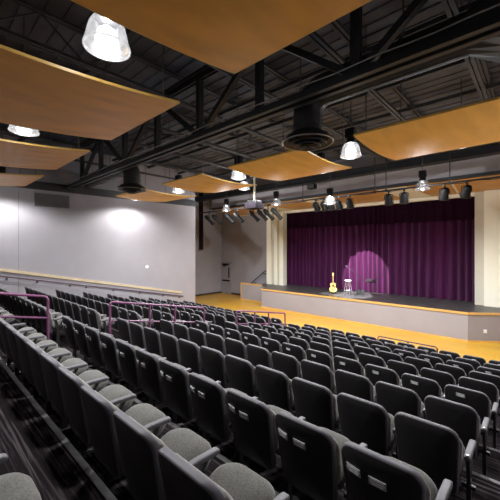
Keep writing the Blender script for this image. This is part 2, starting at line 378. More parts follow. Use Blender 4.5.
# curtain and valance
def pleated(x0, x1, y, z0, z1, pitch, amp, seed, nz=10, gather=0.0):
    rnd = random.Random(seed); xs = []; x = x0
    bm = new(); cols = []; ph = 0.0
    nx = int((x1 - x0) / 0.028)
    P = 0.0
    for i in range(nx + 1):
        t = i / nx; x = x0 + (x1 - x0) * t
        loc = pitch * (1 + 0.35 * math.sin(2.1 * x + seed) * math.sin(0.77 * x + 1.3 * seed)); P += (x1 - x0) / nx / loc
        A = amp * (0.7 + 0.4 * math.sin(1.7 * x + seed * 2) ** 2)
        col = []
        for k in range(nz + 1):
            s = k / nz; z = z0 + (z1 - z0) * s
            w = math.sin(2 * PI * P + 0.25 * math.sin(3 * s + x)) ; w = math.copysign(abs(w) ** 0.7, w)
            col.append(bm.verts.new((x, y + A * w * (1 - 0.25 * s) , z + (0.012 * w if k == 0 else 0))))
        cols.append(col)
    for a, b in zip(cols, cols[1:]):
        for k in range(nz): bm.faces.new((a[k], b[k], b[k + 1], a[k + 1]))
    return bm
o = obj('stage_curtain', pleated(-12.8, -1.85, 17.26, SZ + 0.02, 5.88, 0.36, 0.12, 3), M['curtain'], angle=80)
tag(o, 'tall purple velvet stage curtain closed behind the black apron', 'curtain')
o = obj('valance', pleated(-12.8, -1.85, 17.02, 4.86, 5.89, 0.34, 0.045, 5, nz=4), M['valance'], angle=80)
tag(o, 'shaded purple velvet valance hanging across the top of the stage curtain', 'valance')
o = obj('side_drape', pleated(-18.62, -18.12, 14.55, 3.45, 7.6, 0.22, 0.04, 8, nz=4), M['drape'], angle=80)
tag(o, 'narrow black drape hanging beyond the end of the long grey wall', 'drape')

# ------------------------------------------------------------------ door in the front left corner
t = thing('door_1', 'grey fire door with push bar in the corner left of the stage', 'door', (-18.1, 16.9, 0)); t['kind'] = 'structure'
bm = new(); box(bm, -0.52, -0.45, -0.06, 0.0, 0, 2.45); box(bm, 0.45, 0.52, -0.06, 0, 0, 2.45); box(bm, -0.52, 0.52, -0.06, 0, 2.38, 2.45); obj('door_frame', bm, M['door'], t, smooth=False)
bm = new(); box(bm, -0.45, 0.45, -0.045, -0.005, 0.01, 2.38); dl = obj('door_leaf', bm, M['door'], t, smooth=False)
bm = new(); box(bm, -0.40, 0.40, -0.11, -0.045, 0.98, 1.08, 0.01); obj('push_bar', bm, M['fixture'], dl)
bm = new(); box(bm, 0.22, 0.36, -0.05, -0.043, 1.25, 2.05); obj('window_slit', bm, M['fixture'], dl, smooth=False)
bm = new(); box(bm, -0.42, 0.30, -0.12, -0.045, 2.22, 2.36, 0.01); box(bm, -0.2, 0.05, -0.2, -0.1, 2.15, 2.24, 0.01); obj('door_closer', bm, M['fixture'], dl)

# wall fittings on the long wall
bm = new(); Y0, Y1 = 3.46, 4.72
prism(bm, [(wallx(Y0), Y0), (wallx(Y1), Y1), (wallx(Y1) + 0.03, Y1), (wallx(Y0) + 0.03, Y0)], 5.30, 5.84)
t = tag(bpy.data.objects.new('wall_vent', None), 'dark louvred vent high on the long grey wall', 'vent'); COL.objects.link(t)
obj('vent_frame', bm, M['wall_dark'], t, smooth=False)
bm = new()
for k in range(9): prism(bm, [(wallx(Y0) + 0.03, Y0 + 0.04), (wallx(Y1) + 0.03, Y1 - 0.04), (wallx(Y1) + 0.045, Y1 - 0.04), (wallx(Y0) + 0.045, Y0 + 0.04)], 5.335 + 0.054 * k, 5.365 + 0.054 * k)
obj('louvre', bm, M['vent'], t, smooth=False)
bm = new(); lathe(bm, [(0.0, 0.05), (0.05, 0.045), (0.075, 0.02), (0.075, 0.0)], seg=20)
bmesh.ops.rotate(bm, verts=bm.verts[:], cent=(0, 0, 0), matrix=Matrix.Rotation(PI / 2, 3, 'Y'))
o = obj('wall_sconce', bm, M['sconce']); o.location = (wallx(8.3) + 0.002, 8.3, 2.60); tag(o, 'small round white sconce on the long grey wall', 'wall light')
# sloping maple cap
def capz(Y): return 2.74 - 0.208 * (Y - 2.35)
bm = new(); ya, yb = -2.55, 10.35
V = []
for Y in (ya, yb):
    for dx, dz in ((0.0, -0.06), (0.05, -0.06), (0.05, 0.05), (0.0, 0.05)): V.append(bm.verts.new((wallx(Y) + dx, Y, capz(Y) + dz)))
for k in range(4): bm.faces.new((V[k], V[(k + 1) % 4], V[4 + (k + 1) % 4], V[4 + k]))
bm.faces.new(V[:4]); bm.faces.new(V[4:])
struct('trim_8', bm, M['wallcap'], smooth=False)
def hz(Y): return 2.50 - 0.203 * (Y - 2.35)
t = tag(bpy.data.objects.new('wall_handrail', None), 'dark purple handrail on brackets sloping along the long grey wall', 'handrail'); COL.objects.link(t)
bm = new(); tube(bm, [(wallx(Y) + 0.09, Y, hz(Y)) for Y in (-2.4, 0, 3, 6, 10.35)] + [(wallx(10.4) + 0.05, 10.42, hz(10.42)), (wallx(10.42) + 0.0, 10.42, hz(10.42))], 0.026, 10); obj('rail', bm, M['purple_dark'], t)
for Y in (-1.4, 0.2, 2.55, 3.55, 4.75, 5.4, 6.6, 7.9, 9.2, 10.2):
    bm = new(); tube(bm, [(wallx(Y), Y, hz(Y) - 0.09), (wallx(Y) + 0.07, Y, hz(Y) - 0.085), (wallx(Y) + 0.09, Y, hz(Y) - 0.02)], 0.012, 6); box(bm, wallx(Y) - 0.004, wallx(Y) + 0.012, Y - 0.035, Y + 0.035, hz(Y) - 0.13, hz(Y) - 0.05)
    obj('bracket', bm, M['purple_dark'], t)
# outlet on the stage front
bm = new(); box(bm, -0.06, 0.06, -0.012, 0.0, -0.07, 0.07, 0.004); box(bm, -0.03, 0.03, -0.016, -0.01, -0.04, 0.04)
o = obj('wall_outlet', bm, M['white']); o.location = (-1.52, 14.735, 0.42); o.rotation_euler = (0, 0, math.atan2(0.97, 1.26)); tag(o, 'white outlet plate on the angled right end of the stage front', 'outlet')

# ------------------------------------------------------------------ purple aisle rails
def aisle_rail(X, pts_y, z0, slope, drop, label, ny):
    t = thing('aisle_handrail', label, 'handrail', group='purple handrails down the stair aisle')
    zt = lambda Y: z0 - slope * (Y - pts_y[0])
    a, b = pts_y[0], pts_y[-1]
    def flr(Y):
        n = max(0, int(math.floor((Y - 0.93) / DY)) + 1); return tierz(n)
    bm = new(); r = 0.06
    tube(bm, [(X, a, zt(a) - 0.12), (X, a, zt(a) - r), (X, a + r * 0.3, zt(a) - r * 0.3), (X, a + r, zt(a + r)), (X, b - r, zt(b - r)), (X, b - r * 0.3, zt(b) - r * 0.3), (X, b, zt(b) - r), (X, b, zt(b) - 0.12)], 0.024, 10)
    obj('top_rail', bm, M['purple'], t)
    bm = new(); tube(bm, [(X, a, zt(a) - drop), (X, b, zt(b) - drop)], 0.020, 8); obj('middle_rail', bm, M['purple'], t)
    for Y in pts_y:
        bm = new(); top = zt(Y) - (0.10 if Y in (a, b) else 0.0)
        tube(bm, [(X, Y, flr(Y)), (X, Y, top)], 0.024, 10); lathe(bm, [(0.055, 0.0), (0.055, 0.012), (0.03, 0.02)], (X, Y, flr(Y)), 12)
        obj('post', bm, M['purple'], t)
aisle_rail(-6.8, [0.35, 1.76], 2.93, 0.196, 0.40, 'purple stair handrail nearest the camera, cropped by the photo edge', 0)
aisle_rail(-6.8, [2.92, 3.86, 4.56, 5.5], 2.41, 0.190, 0.40, 'long purple stair handrail between the two seating blocks, middle one of three', 0)
aisle_rail(-6.8, [6.76, 7.6, 8.3, 9.24], 1.66, 0.185, 0.40, 'dark purple stair handrail at the foot of the aisle by the wood floor', 0)
t = thing('guard_rail', 'low dark rail standing in front of the first row', 'rail')
bm = new(); X0, X1, Yg, zg = -3.84, -2.16, 10.24, 0.73
tube(bm, [(X0, Yg, zg - 0.15), (X0, Yg, zg - 0.04), (X0 + 0.04, Yg, zg), (X1 - 0.04, Yg, zg), (X1, Yg, zg - 0.04), (X1, Yg, zg - 0.15)], 0.02, 8); obj('top_rail', bm, M['purple_dark'], t)
for x in (X0, -2.94, X1):
    bm = new(); tube(bm, [(x, Yg, 0), (x, Yg, zg - (0.1 if x != -2.94 else 0))], 0.02, 8); lathe(bm, [(0.05, 0.0), (0.05, 0.012), (0.03, 0.02)], (x, Yg, 0), 12); obj('post', bm, M['purple_dark'], t)

# ------------------------------------------------------------------ auditorium seats
TILT = 0.19
def backmap(y0):
    def fn(u, v, d):
        # v = height over the floor, d = depth towards the front
        return (u, (0.86 - v) * TILT + d + y0 + 0.75 * u * u + 0.03, v)
    return fn
PW = 0.53
def back_outline(w, z0, z1, rb, rt):
    o = rrect(-w / 2, w / 2, z0, z1, rb, rt, 6); r = []
    zm = z1 - rt
    for u, v in o:
        k = 1.0 - 0.10 * max(0.0, (zm - v) / (zm - z0)) ** 1.3      # narrower at the bottom
        arch = 0.018 * (1 - (2 * u / w) ** 2) if v > zm else 0.0
        r.append((u * k, v + arch))
    return r
bm = new()
slab(bm, back_outline(0.476, 0.30, 0.855, 0.05, 0.085), [(0.010, -0.004), (0.003, 0.0), (0.0, 0.008), (0.0, 0.034), (0.004, 0.046), (0.014, 0.05)], backmap(-0.075), (-0.004, 0.0), mis=[0, 0, 1, 1, 1, 1, 1, 0])
bmesh.ops.translate(bm, verts=bm.verts[:], vec=(-0.006, 0, 0)); ME_shell = mesh('back_shell', bm, [M['shell'], M['shell_rim']], angle=60)
bm = new()
slab(bm, back_outline(0.478, 0.42, 0.80, 0.09, 0.08), [(0.02, 0.040), (0.0, 0.050), (-0.004, 0.070), (0.010, 0.092), (0.03, 0.100)], backmap(-0.075), (0.0, 0.016))
ME_pad = mesh('back_cushion', bm, M['pad_fabric'], angle=70)
# seat: outline in plan (x, y), rounded towards the front
SEAT_Y0, SEAT_Y1 = 0.16, 0.525
def seatmap(u, v, d):
    s = (v - SEAT_Y0) / (SEAT_Y1 - SEAT_Y0)
    y, z = v, 0.40 + d + 0.02 * s - 0.02 * max(0, s - 0.75) * 4
    a = math.radians(21); y, z = y - 0.17, z - 0.42          # the sprung seat rests half tipped up
    return (u, 0.17 + y * math.cos(a) - z * math.sin(a), 0.42 + y * math.sin(a) + z * math.cos(a))
so = rrect(-0.218, 0.218, SEAT_Y0, SEAT_Y1, 0.04, 0.15, 7)
bm = new(); slab(bm, so, [(0.02, -0.015), (0.0, 0.0), (-0.004, 0.030), (0.010, 0.058), (0.035, 0.072)], seatmap, (0.0, 0.022))
ME_seat = mesh('seat_cushion', bm, M['fabric'], angle=70)
bm = new(); slab(bm, rrect(-0.208, 0.208, SEAT_Y0 + 0.01, SEAT_Y1 - 0.02, 0.04, 0.14, 7), [(0.05, -0.065), (0.015, -0.05), (0.0, -0.02), (0.005, -0.012)], seatmap)
ME_pan = mesh('seat_pan', bm, M['pan'], angle=70)
# arm: rounded bar; standard: upright with foot
def armmesh():
    bm = new(); o = rrect(-0.025, 0.025, -0.017, 0.017, 0.008, 0.013, 4)
    def fn(u, v, d): return (u, d, 0.615 + v - 0.012 * ((d - 0.30) / 0.18) ** 2)
    slab(bm, o, [(0.012, 0.125), (0.003, 0.128), (0.0, 0.138), (0.0, 0.27), (0.0, 0.415), (0.004, 0.432), (0.014, 0.44)], fn)
    return mesh('armrest', bm, M['arm'], angle=60)
ME_arm = armmesh()
bm = new(); lathe(bm, [(0.0, 0.006), (0.009, 0.005), (0.012, 0.0)], seg=10); bmesh.ops.translate(bm, verts=bm.verts[:], vec=(0, 0.150, 0.626))
ME_bolt = mesh('arm_bolt', bm, M['bolt'])
bm = new()
bar(bm, (0, 0.215, 0.0), (0, 0.215, 0.40), 0.05, 0.03); bar(bm, (0, 0.215, 0.40), (0, 0.17, 0.60), 0.05, 0.025); bar(bm, (0, 0.215, 0.42), (0, 0.34, 0.60), 0.03, 0.022)
box(bm, -0.035, 0.035, 0.11, 0.32, 0.0, 0.014, 0.004)
bar(bm, (-0.045, 0.2, 0.36), (0.045, 0.2, 0.36), 0.03, 0.03)
ME_std = mesh('standard', bm, M['pan'], smooth=False)
def platemesh(w, h):
    bm = new(); box(bm, -w / 2, w / 2, -0.0035, 0.003, -h / 2, h / 2, 0.0, 0)
    for k in range(3):
        ww = w * (0.40, 0.44, 0.34)[k]; z = h / 2 - h * (0.2 + 0.29 * k)
        box(bm, -ww, ww, -0.0050, -0.003, z - h * 0.085, z + h * 0.085, 0.0, 1)
    return mesh('label_plate', bm, [M['plate'], M['plate_line']], smooth=False)
ME_plate = platemesh(0.098, 0.048)
BACKY = lambda u, v: (0.86 - v) * TILT - 0.075 + 0.03 - 0.004 + 0.75 * (u + 0.006) ** 2 - 0.0055
def place_plate(chair, u, v):
    p = link('label_plate', ME_plate, chair); p.location = (u, BACKY(u, v), v)
    p.rotation_euler = (math.atan(TILT), 0, 1.5 * u)
def build_seat(name='auditorium_seat'):
    t = bpy.data.objects.new(name, None); COL.objects.link(t); t.empty_display_size = 0.1
    link('back_shell', ME_shell, t); link('back_cushion', ME_pad, t)
    s = link('seat_cushion', ME_seat, t); link('seat_pan', ME_pan, s)
    a = link('armrest', ME_arm, t); a.location.x = PW / 2; link('arm_bolt', ME_bolt, a)
    st = link('standard', ME_std, t); st.location.x = PW / 2
    return t
proto = build_seat(); used = [False]
def seat(X, n, label, group, plates=(), left_arm=False):
    t = proto if not used[0] else copy_tree(proto); used[0] = True
    t.location = (X, 0.866 + DY * (n - 1) + random.uniform(-0.004, 0.004), tierz(n))
    t['label'] = label; t['category'] = 'seat'; t['group'] = group
    for u, v in plates: place_plate(t, u, v)
    if left_arm:
        a = link('armrest', ME_arm, t); a.location.x = -PW / 2; link('arm_bolt', ME_bolt, a)
        s = link('standard', ME_std, t); s.location.x = -PW / 2
    return t
XE = -0.415                                     # right end of the near block
TWO = ((-0.150, 0.715), (0.0, 0.715)); ONE = ((-0.055, 0.775),); ONEC = ((0.0, 0.775),)
PL = {2: TWO, 5: ONE, 8: ONE, 10: ONEC}
def words_for(pl): return ' with two label plates' if len(pl) == 2 else ' with one label plate' if pl else ''
first = True
for n in range(1, 11):
    for c in range(11):
        pl = PL.get(n, ())
        if n == 7 and c >= 7: pl = ONE
        lab = 'black seat%s, %s from right end, %s row from back, near block' % (words_for(pl), ORD[c + 1], ORD[n + 1])
        s_ = (lambda *a, **k: seat(*a, **k))
        # plates must not be copied with the prototype, so the prototype itself stays plain (row 1)
        seat(XE - PW * (c + 0.5), n, lab, 'seats of the near block', pl, c == 10)
XW = -7.22                                      # right end of the wall-side block
for n in range(1, 11):
    for c in range(12):
        pl = ()
        if n == 2: pl = ONE
        elif n in (3, 4, 6) and c < 2 or n == 5 and c < 1: pl = ONE
        elif n in (8, 10) and c % 2 == 0: pl = ONEC
        lab = 'black seat%s, %s from right end, %s row from back, wall-side block' % (words_for(pl), ORD[c + 1], ORD[n + 1])
        seat(XW - PW * (c + 0.5), n, lab, 'seats of the wall-side block', pl, c == 11)
for k, X in enumerate((XE - PW * 2.5,)):
    seat(X, 0, 'grey cushioned seat cropped by the bottom left corner, in the rearmost row', 'seats of the near block', (), True)

# ------------------------------------------------------------------ ceiling panels
def wood_panel(label, x0, x1, y0, y1, ze, sag, yc):
    t = thing('acoustic_reflector', label, 'ceiling panel', ((x0 + x1) / 2, (y0 + y1) / 2, ze), group='curved wood acoustic panels')
    ox, oy = (x0 + x1) / 2, (y0 + y1) / 2
    half = max(y1 - yc, yc - y0)
    Z = lambda y: -sag + sag * ((y - yc) / half) ** 2
    ny = 16
    def sheet(xa, xb, dz0, dz1, y_a=y0, y_b=y1, nn=ny):
        bm = new(); rows = []
        for k in range(nn + 1):
            y = y_a + (y_b - y_a) * k / nn
            rows.append([bm.verts.new((x - ox, y - oy, Z(y) + dz)) for x, dz in ((xa, dz0), (xb, dz0), (xb, dz1), (xa, dz1))])
        for a, b in zip(rows, rows[1:]):
            for j in range(4): bm.faces.new((a[j], a[(j + 1) % 4], b[(j + 1) % 4], b[j]))
        bm.faces.new(rows[0][::-1]); bm.faces.new(rows[-1]); return bm
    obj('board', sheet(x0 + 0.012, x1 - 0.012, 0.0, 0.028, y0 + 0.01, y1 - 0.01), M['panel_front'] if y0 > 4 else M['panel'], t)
    obj('edge_band', sheet(x1 - 0.012, x1, -0.002, 0.034), M['panel_edge'], t)
    obj('edge_band', sheet(x0, x0 + 0.012, -0.002, 0.034), M['panel_edge'], t)
    for ya, yb in ((y0, y0 + 0.01), (y1 - 0.01, y1)): obj('edge_band', sheet(x0 + 0.012, x1 - 0.012, -0.002, 0.034, ya, yb, 1), M['panel_edge'], t)
    for x in (x0 + 0.18, x1 - 0.18):
        for y in (y0 + 0.18, y1 - 0.18):
            bm = new(); px_, py_ = x - ox, y - oy
            tube(bm, [(px_, py_, Z(y) + 0.02), (px_, py_, 7.95 - ze)], 0.010, 6)
            box(bm, px_ - 0.06, px_ + 0.06, py_ - 0.02, py_ + 0.02, Z(y) + 0.028, Z(y) + 0.07)
            obj('hanger_rod', bm, M['rod'], t)
    # one curved stiffener on top
    bm = new(); box(bm, x0 - ox + 0.1, x1 - ox - 0.1, -0.03, 0.03, Z(oy) + 0.028, Z(oy) + 0.09); obj('stiffener', bm, M['rod'], t, smooth=False)
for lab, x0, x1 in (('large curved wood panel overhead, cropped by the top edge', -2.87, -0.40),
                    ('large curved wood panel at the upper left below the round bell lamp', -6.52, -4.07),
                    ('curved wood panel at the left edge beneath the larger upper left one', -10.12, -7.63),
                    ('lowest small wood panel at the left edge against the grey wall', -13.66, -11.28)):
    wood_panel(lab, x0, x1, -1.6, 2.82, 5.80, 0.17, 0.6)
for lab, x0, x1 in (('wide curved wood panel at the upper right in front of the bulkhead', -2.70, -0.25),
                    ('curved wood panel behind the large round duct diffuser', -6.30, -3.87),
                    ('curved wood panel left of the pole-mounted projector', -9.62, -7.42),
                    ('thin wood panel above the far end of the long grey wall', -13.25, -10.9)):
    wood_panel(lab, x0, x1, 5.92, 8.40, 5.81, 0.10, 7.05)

# ------------------------------------------------------------------ high bay bell lamps
BP = [(0.12, 0.175), (0.155, 0.155), (0.185, 0.10), (0.21, 0.0), (0.228, -0.09), (0.236, -0.125), (0.222, -0.14), (0.16, -0.165), (0.08, -0.18), (0.0, -0.184)]
bm = new(); lathe(bm, BP, seg=28); ME_bell = mesh('bell_lens', bm, M['bell'], angle=50)
bm = new(); lathe(bm, BP, seg=28); ME_belloff = mesh('bell_lens', bm, M['bell_off'], angle=50)
bm = new(); lathe(bm, [(0.0, 0.11), (0.05, 0.09), (0.10, 0.04), (0.115, -0.04), (0.10, -0.10), (0.0, -0.13)], seg=16); ME_bulb = mesh('lamp_bulb', bm, M['bulb'])
bm = new(); lathe(bm, [(0.0, 0.17), (0.125, 0.17), (0.125, 0.20), (0.10, 0.21), (0.10, 0.30), (0.0, 0.30)], seg=20); box(bm, -0.11, 0.11, -0.09, 0.09, 0.30, 0.52, 0.01); ME_ball = mesh('ballast_housing', bm, M['fixture'])
bm = new(); lathe(bm, [(0.230, -0.112), (0.242, -0.112), (0.242, -0.136), (0.230, -0.136), (0.230, -0.112)], seg=28); ME_ring = mesh('rim_ring', bm, M['bell'])
def highbay(x, y, z, label, on=True, power=260, up=0.07):
    t = thing('high_bay_lamp', label, 'ceiling lamp', (x, y, z), group='round bell lamps under the roof')
    link('ballast_housing', ME_ball, t); link('bell_lens', ME_bell if on else ME_belloff, t); link('rim_ring', ME_ring, t)
    bm = new(); tube(bm, [(0, 0, 0.5), (0, 0, 7.95 - z)], 0.012, 6); obj('hanger_rod', bm, M['rod'], t)
    if not on:
        L = bpy.data.lights.new('lamp_or_added_light', 'POINT'); L.energy = power; L.shadow_soft_size = 0.03; L.color = (0.96, 0.975, 1.0)  # added light under a near-dark bell, brightens soffit and side walls
        lo = bpy.data.objects.new('lamp_or_added_light', L); COL.objects.link(lo); lo.location = (x, y, z - 0.28)
    if on:
        link('lamp_bulb', ME_bulb, t)
        L = bpy.data.lights.new('lamp_or_added_light', 'SPOT'); L.energy = power; L.spot_size = math.radians(164); L.spot_blend = 0.45; L.shadow_soft_size = 0.14; L.color = (0.96, 0.975, 1.0)
        lo = bpy.data.objects.new('lamp_or_added_light', L); COL.objects.link(lo); lo.location = (x, y, z - 0.22)
        L = bpy.data.lights.new('lamp_uplight', 'POINT'); L.energy = power * up; L.shadow_soft_size = 0.02; L.color = (0.96, 0.975, 1.0)
        lo = bpy.data.objects.new('lamp_uplight', L); COL.objects.link(lo); lo.location = (x, y, z + 0.145)
LP = 620
for x, y, lab in ((-3.47, 1.46, 'large lit bell lamp at the top left, nearest the camera'),
                  (-7.1, 1.45, 'lit bell lamp at the left edge between two wood panels'),
                  (-3.3, 7.1, 'lit bell lamp right of the large round duct diffuser'),
                  (-6.9, 6.95, 'lit bell lamp above the pole-mounted projector'),
                  (-10.35, 7.1, 'lit bell lamp half hidden between two thin wood panels')):
    highbay(x, y, 5.88, lab, True, LP)
highbay(-13.95, 7.2, 5.98, 'lit lamp mostly hidden above the far end of the long grey wall', True, LP * 1.0)
highbay(-13.95, 2.2, 5.98, 'lit lamp mostly hidden at the left edge above the long grey wall', True, LP * 1.05)
highbay(0.3, 7.1, 5.88, 'added bell lamp out of view above the right aisle', True, LP)  # lamp added beyond the view to balance the light
highbay(-1.5, 9.7, 6.35, 'added bell lamp unseen behind the upper right wood panel', True, LP * 1.9)  # three unseen lamps added here to brighten stage front and floor
highbay(-5.6, 9.7, 6.35, 'added bell lamp unseen behind the panel by the large diffuser', True, LP * 1.9)
highbay(-9.3, 9.7, 6.22, 'added bell lamp unseen behind the panel left of the projector', True, LP * 1.9)
highbay(-6.66, 12.3, 5.62, 'lit bell lamp in front of the middle of the stage opening', True, LP * 0.7, 0.5)
highbay(-3.05, 12.3, 5.78, 'dim bell lamp in front of the right part of the stage opening', False, 95)
highbay(-9.6, 12.3, 5.85, 'dim bell lamp in front of the left cream column', False, 95)
highbay(-13.2, 12.3, 5.85, 'dim bell lamp above the spotlights at the left of the pipe', False, 190)

# ------------------------------------------------------------------ ducts with round diffusers
def duct_run(label, dx, xc, yc, zb, xe, ze):
    s = 1 if xe > xc else -1
    t = thing('air_duct', label, 'duct', (xc, yc, zb))
    R = 0.29; zc = ze - zb
    bm = new(); pts = [(0, 0, 0.18), (0, 0, zc - 0.42)]
    for k in range(1, 7):
        a = PI / 2 * k / 6; pts.append((s * 0.42 * (1 - math.cos(a)), 0, zc - 0.42 + 0.42 * math.sin(a)))
    pts.append((xe - xc, 0, zc))
    tube(bm, pts, R, 24); obj('duct_pipe', bm, M['duct'], t)
    x = 0.9
    while x < abs(xe - xc) - 0.1:
        bm = new(); tube(bm, [(s * x - 0.015, 0, zc), (s * x + 0.015, 0, zc)], R + 0.012, 24); obj('seam_ring', bm, M['duct'], t)
        bm = new(); tube(bm, [(s * x, 0, zc + R), (s * x, 0, 7.96 - zb)], 0.012, 6); obj('hanger_rod', bm, M['rod'], t); x += 0.9
    bm = new(); tube(bm, [(0, 0, 0.30), (0, 0, 0.33)], R + 0.012, 24); obj('seam_ring', bm, M['duct'], t)
    bm = new(); lathe(bm, [(0.29, 0.20), (0.34, 0.17), (0.40, 0.13), (0.49, 0.02), (0.50, 0.0), (0.48, -0.01), (0.40, 0.03), (0.30, 0.06), (0.29, 0.2)], seg=32); d = obj('diffuser', bm, M['duct'], t)
    bm = new(); lathe(bm, [(0.495, 0.012), (0.515, 0.0), (0.50, -0.015), (0.48, -0.005), (0.495, 0.012)], seg=32); obj('diffuser_lip', bm, M['duct_lip'], d)
    for r_, z_ in ((0.38, -0.03), (0.27, -0.07), (0.16, -0.11)):
        bm = new(); lathe(bm, [(r_ - 0.10, z_ + 0.05), (r_, z_), (r_ - 0.01, z_ - 0.015), (r_ - 0.12, z_ + 0.035), (r_ - 0.10, z_ + 0.05)], seg=28); obj('diffuser_cone', bm, M['duct'], d)
    bm = new()
    for a in (0.4, 2.5, 4.6): tube(bm, [(0.5 * math.cos(a), 0.5 * math.sin(a), 0.06), (0.12 * math.cos(a), 0.12 * math.sin(a), -0.09)], 0.012, 6)
    obj('diffuser_strut', bm, M['duct'], d)
    return t
t = duct_run('large round black duct with diffuser hanging beside the lit bell lamp', 1, -3.42, 5.4, 5.68, -0.75, 6.62)
bm = new()
c = Vector((-3.42, 5.4, 5.68))
ring1 = [Vector((-0.75, 5.4 + 0.29 * math.cos(k * PI / 8), 6.62 + 0.29 * math.sin(k * PI / 8))) - c for k in range(16)]
def sq(k):
    a = k * PI / 8; cx, sy = math.cos(a), math.sin(a); m_ = max(abs(cx), abs(sy)); return Vector((-0.35, 5.4 + 0.42 * cx / m_, 6.62 + 0.42 * sy / m_)) - c
r1 = [bm.verts.new(v) for v in ring1]; r2 = [bm.verts.new(sq(k)) for k in range(16)]; r3 = [bm.verts.new(sq(k) + Vector((1.4, 0, 0))) for k in range(16)]
for A_, B_ in ((r1, r2), (r2, r3)):
    for k in range(16): bm.faces.new((A_[k], A_[(k + 1) % 16], B_[(k + 1) % 16], B_[k]))
bm.faces.new(r3)
obj('duct_box', bm, M['duct'], t, smooth=False)
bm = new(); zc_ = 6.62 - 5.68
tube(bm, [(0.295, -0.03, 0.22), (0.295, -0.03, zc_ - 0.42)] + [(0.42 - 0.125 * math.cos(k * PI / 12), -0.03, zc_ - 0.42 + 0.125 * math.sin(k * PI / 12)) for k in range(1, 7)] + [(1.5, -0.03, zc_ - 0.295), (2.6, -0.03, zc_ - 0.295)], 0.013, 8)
obj('edge_glint', bm, M['duct_lip'], t)  # added bright strip stands in for the reflection along the elbow edge
duct_run('round black duct with diffuser hanging before the long grey wall', -1, -10.75, 5.4, 5.66, -14.9, 6.55)
# conduit cable along the truss chord
bm = new(); tube(bm, [(-15 + 0.35 * k, 4.56, 6.34 + 0.012 * math.sin(k * 1.7)) for k in range(45)], 0.012, 6)
o = obj('conduit', bm, M['duct_lip']); tag(o, 'thin grey conduit running along the lower truss chord', 'conduit')

# ------------------------------------------------------------------ lighting pipe, spotlights, projector
YP, ZP = 13.0, 5.88
t = thing('lighting_pipe', 'long black lighting pipe hung across the stage front', 'lighting pipe')
bm = new(); tube(bm, [(-16.6, YP, ZP), (XR, YP, ZP)], 0.032, 10); obj('pipe', bm, M['steel'], t)
for x in (-15.5, -12.0, -8.5, -5.0, -4.55, -2.35, 0.5):
    bm = new(); tube(bm, [(x, YP, ZP), (x, YP, 7.22 if abs(x) > 99 else 7.95)], 0.018, 6); box(bm, x - 0.04, x + 0.04, YP - 0.04, YP + 0.04, ZP - 0.05, ZP + 0.05); obj('hanger_rod', bm, M['steel'], t)
bm = new()
pts = [(-16 + 0.4 * k, YP - 0.04, ZP - 0.045 + 0.03 * math.sin(k * 2.3)) for k in range(42)]
tube(bm, pts, 0.012, 6); obj('power_cable', bm, M['fixture'], t)
def spot(x, kind, tgt, label):
    """black theatre spotlight hung by clamp and yoke, barrel along local +Y"""
    t = thing('stage_spotlight', label, 'spotlight', (x, YP, ZP - 0.03), group='black spotlights on the lighting pipe')
    drop = 0.46 if kind == 'long' else 0.34
    bm = new(); box(bm, -0.035, 0.035, -0.05, 0.05, -0.06, 0.03, 0.006); tube(bm, [(0, 0, -0.14), (0, 0, 0.0)], 0.014, 8); obj('clamp', bm, M['fixture_grey'], t)
    D = (Vector(tgt) - Vector((x, YP, ZP - drop))).normalized()
    yaw = math.atan2(-D.x, D.y); pitch = math.asin(D.z)
    R = Matrix.Rotation(yaw, 4, 'Z')
    hw = 0.13 if kind == 'long' else 0.155
    bm = new()
    for q in ([(-hw, 0, -drop), (-hw, 0, -0.17), (-hw + 0.03, 0, -0.14), (hw - 0.03, 0, -0.14), (hw, 0, -0.17), (hw, 0, -drop)],): tube(bm, q, 0.014, 6)
    bm.transform(R); obj('yoke', bm, M['fixture'], t)
    T = Matrix.Translation((0, 0, -drop)) @ R @ Matrix.Rotation(pitch, 4, 'X')
    def tr(b): b.transform(T); return b
    prof = [(0.0, -0.34), (0.07, -0.34), (0.115, -0.28), (0.12, -0.06), (0.09, 0.0), (0.09, 0.32), (0.105, 0.33), (0.105, 0.42), (0.085, 0.42), (0.085, 0.36), (0.0, 0.36)] if kind == 'long' else \
           [(0.0, -0.24), (0.08, -0.23), (0.13, -0.15), (0.14, 0.10), (0.15, 0.12), (0.15, 0.20), (0.13, 0.20), (0.13, 0.15), (0.0, 0.14)]
    bm = new(); lathe(bm, prof, seg=18); bm.transform(Matrix.Rotation(-PI / 2, 4, 'X'))
    for k in range(3): box(bm, -0.02, 0.02, -0.26 + 0.07 * k, -0.235 + 0.07 * k, 0.09, 0.135)
    br = obj('barrel', tr(bm), M['fixture'], t)
    bm = new(); r_ = prof[-3][0] - 0.005; y_ = prof[-1][1] + 0.012
    lathe(bm, [(0.0, 0.02), (r_ * 0.7, 0.012), (r_, 0.0)], seg=16); bm.transform(Matrix.Translation((0, y_, 0)) @ Matrix.Rotation(-PI / 2, 4, 'X')); obj('front_lens', tr(bm), M['lensglass'], br)
    bm = new(); s_ = 0.12 if kind == 'long' else 0.17
    box(bm, -s_, s_, y_ + 0.0, y_ + 0.012, s_ - 0.012, s_); box(bm, -s_, s_, y_, y_ + 0.012, -s_, -s_ + 0.012); box(bm, -s_, -s_ + 0.012, y_, y_ + 0.012, -s_, s_); box(bm, s_ - 0.012, s_, y_, y_ + 0.012, -s_, s_)
    obj('gel_frame', tr(bm), M['fixture_grey'], br, smooth=False)
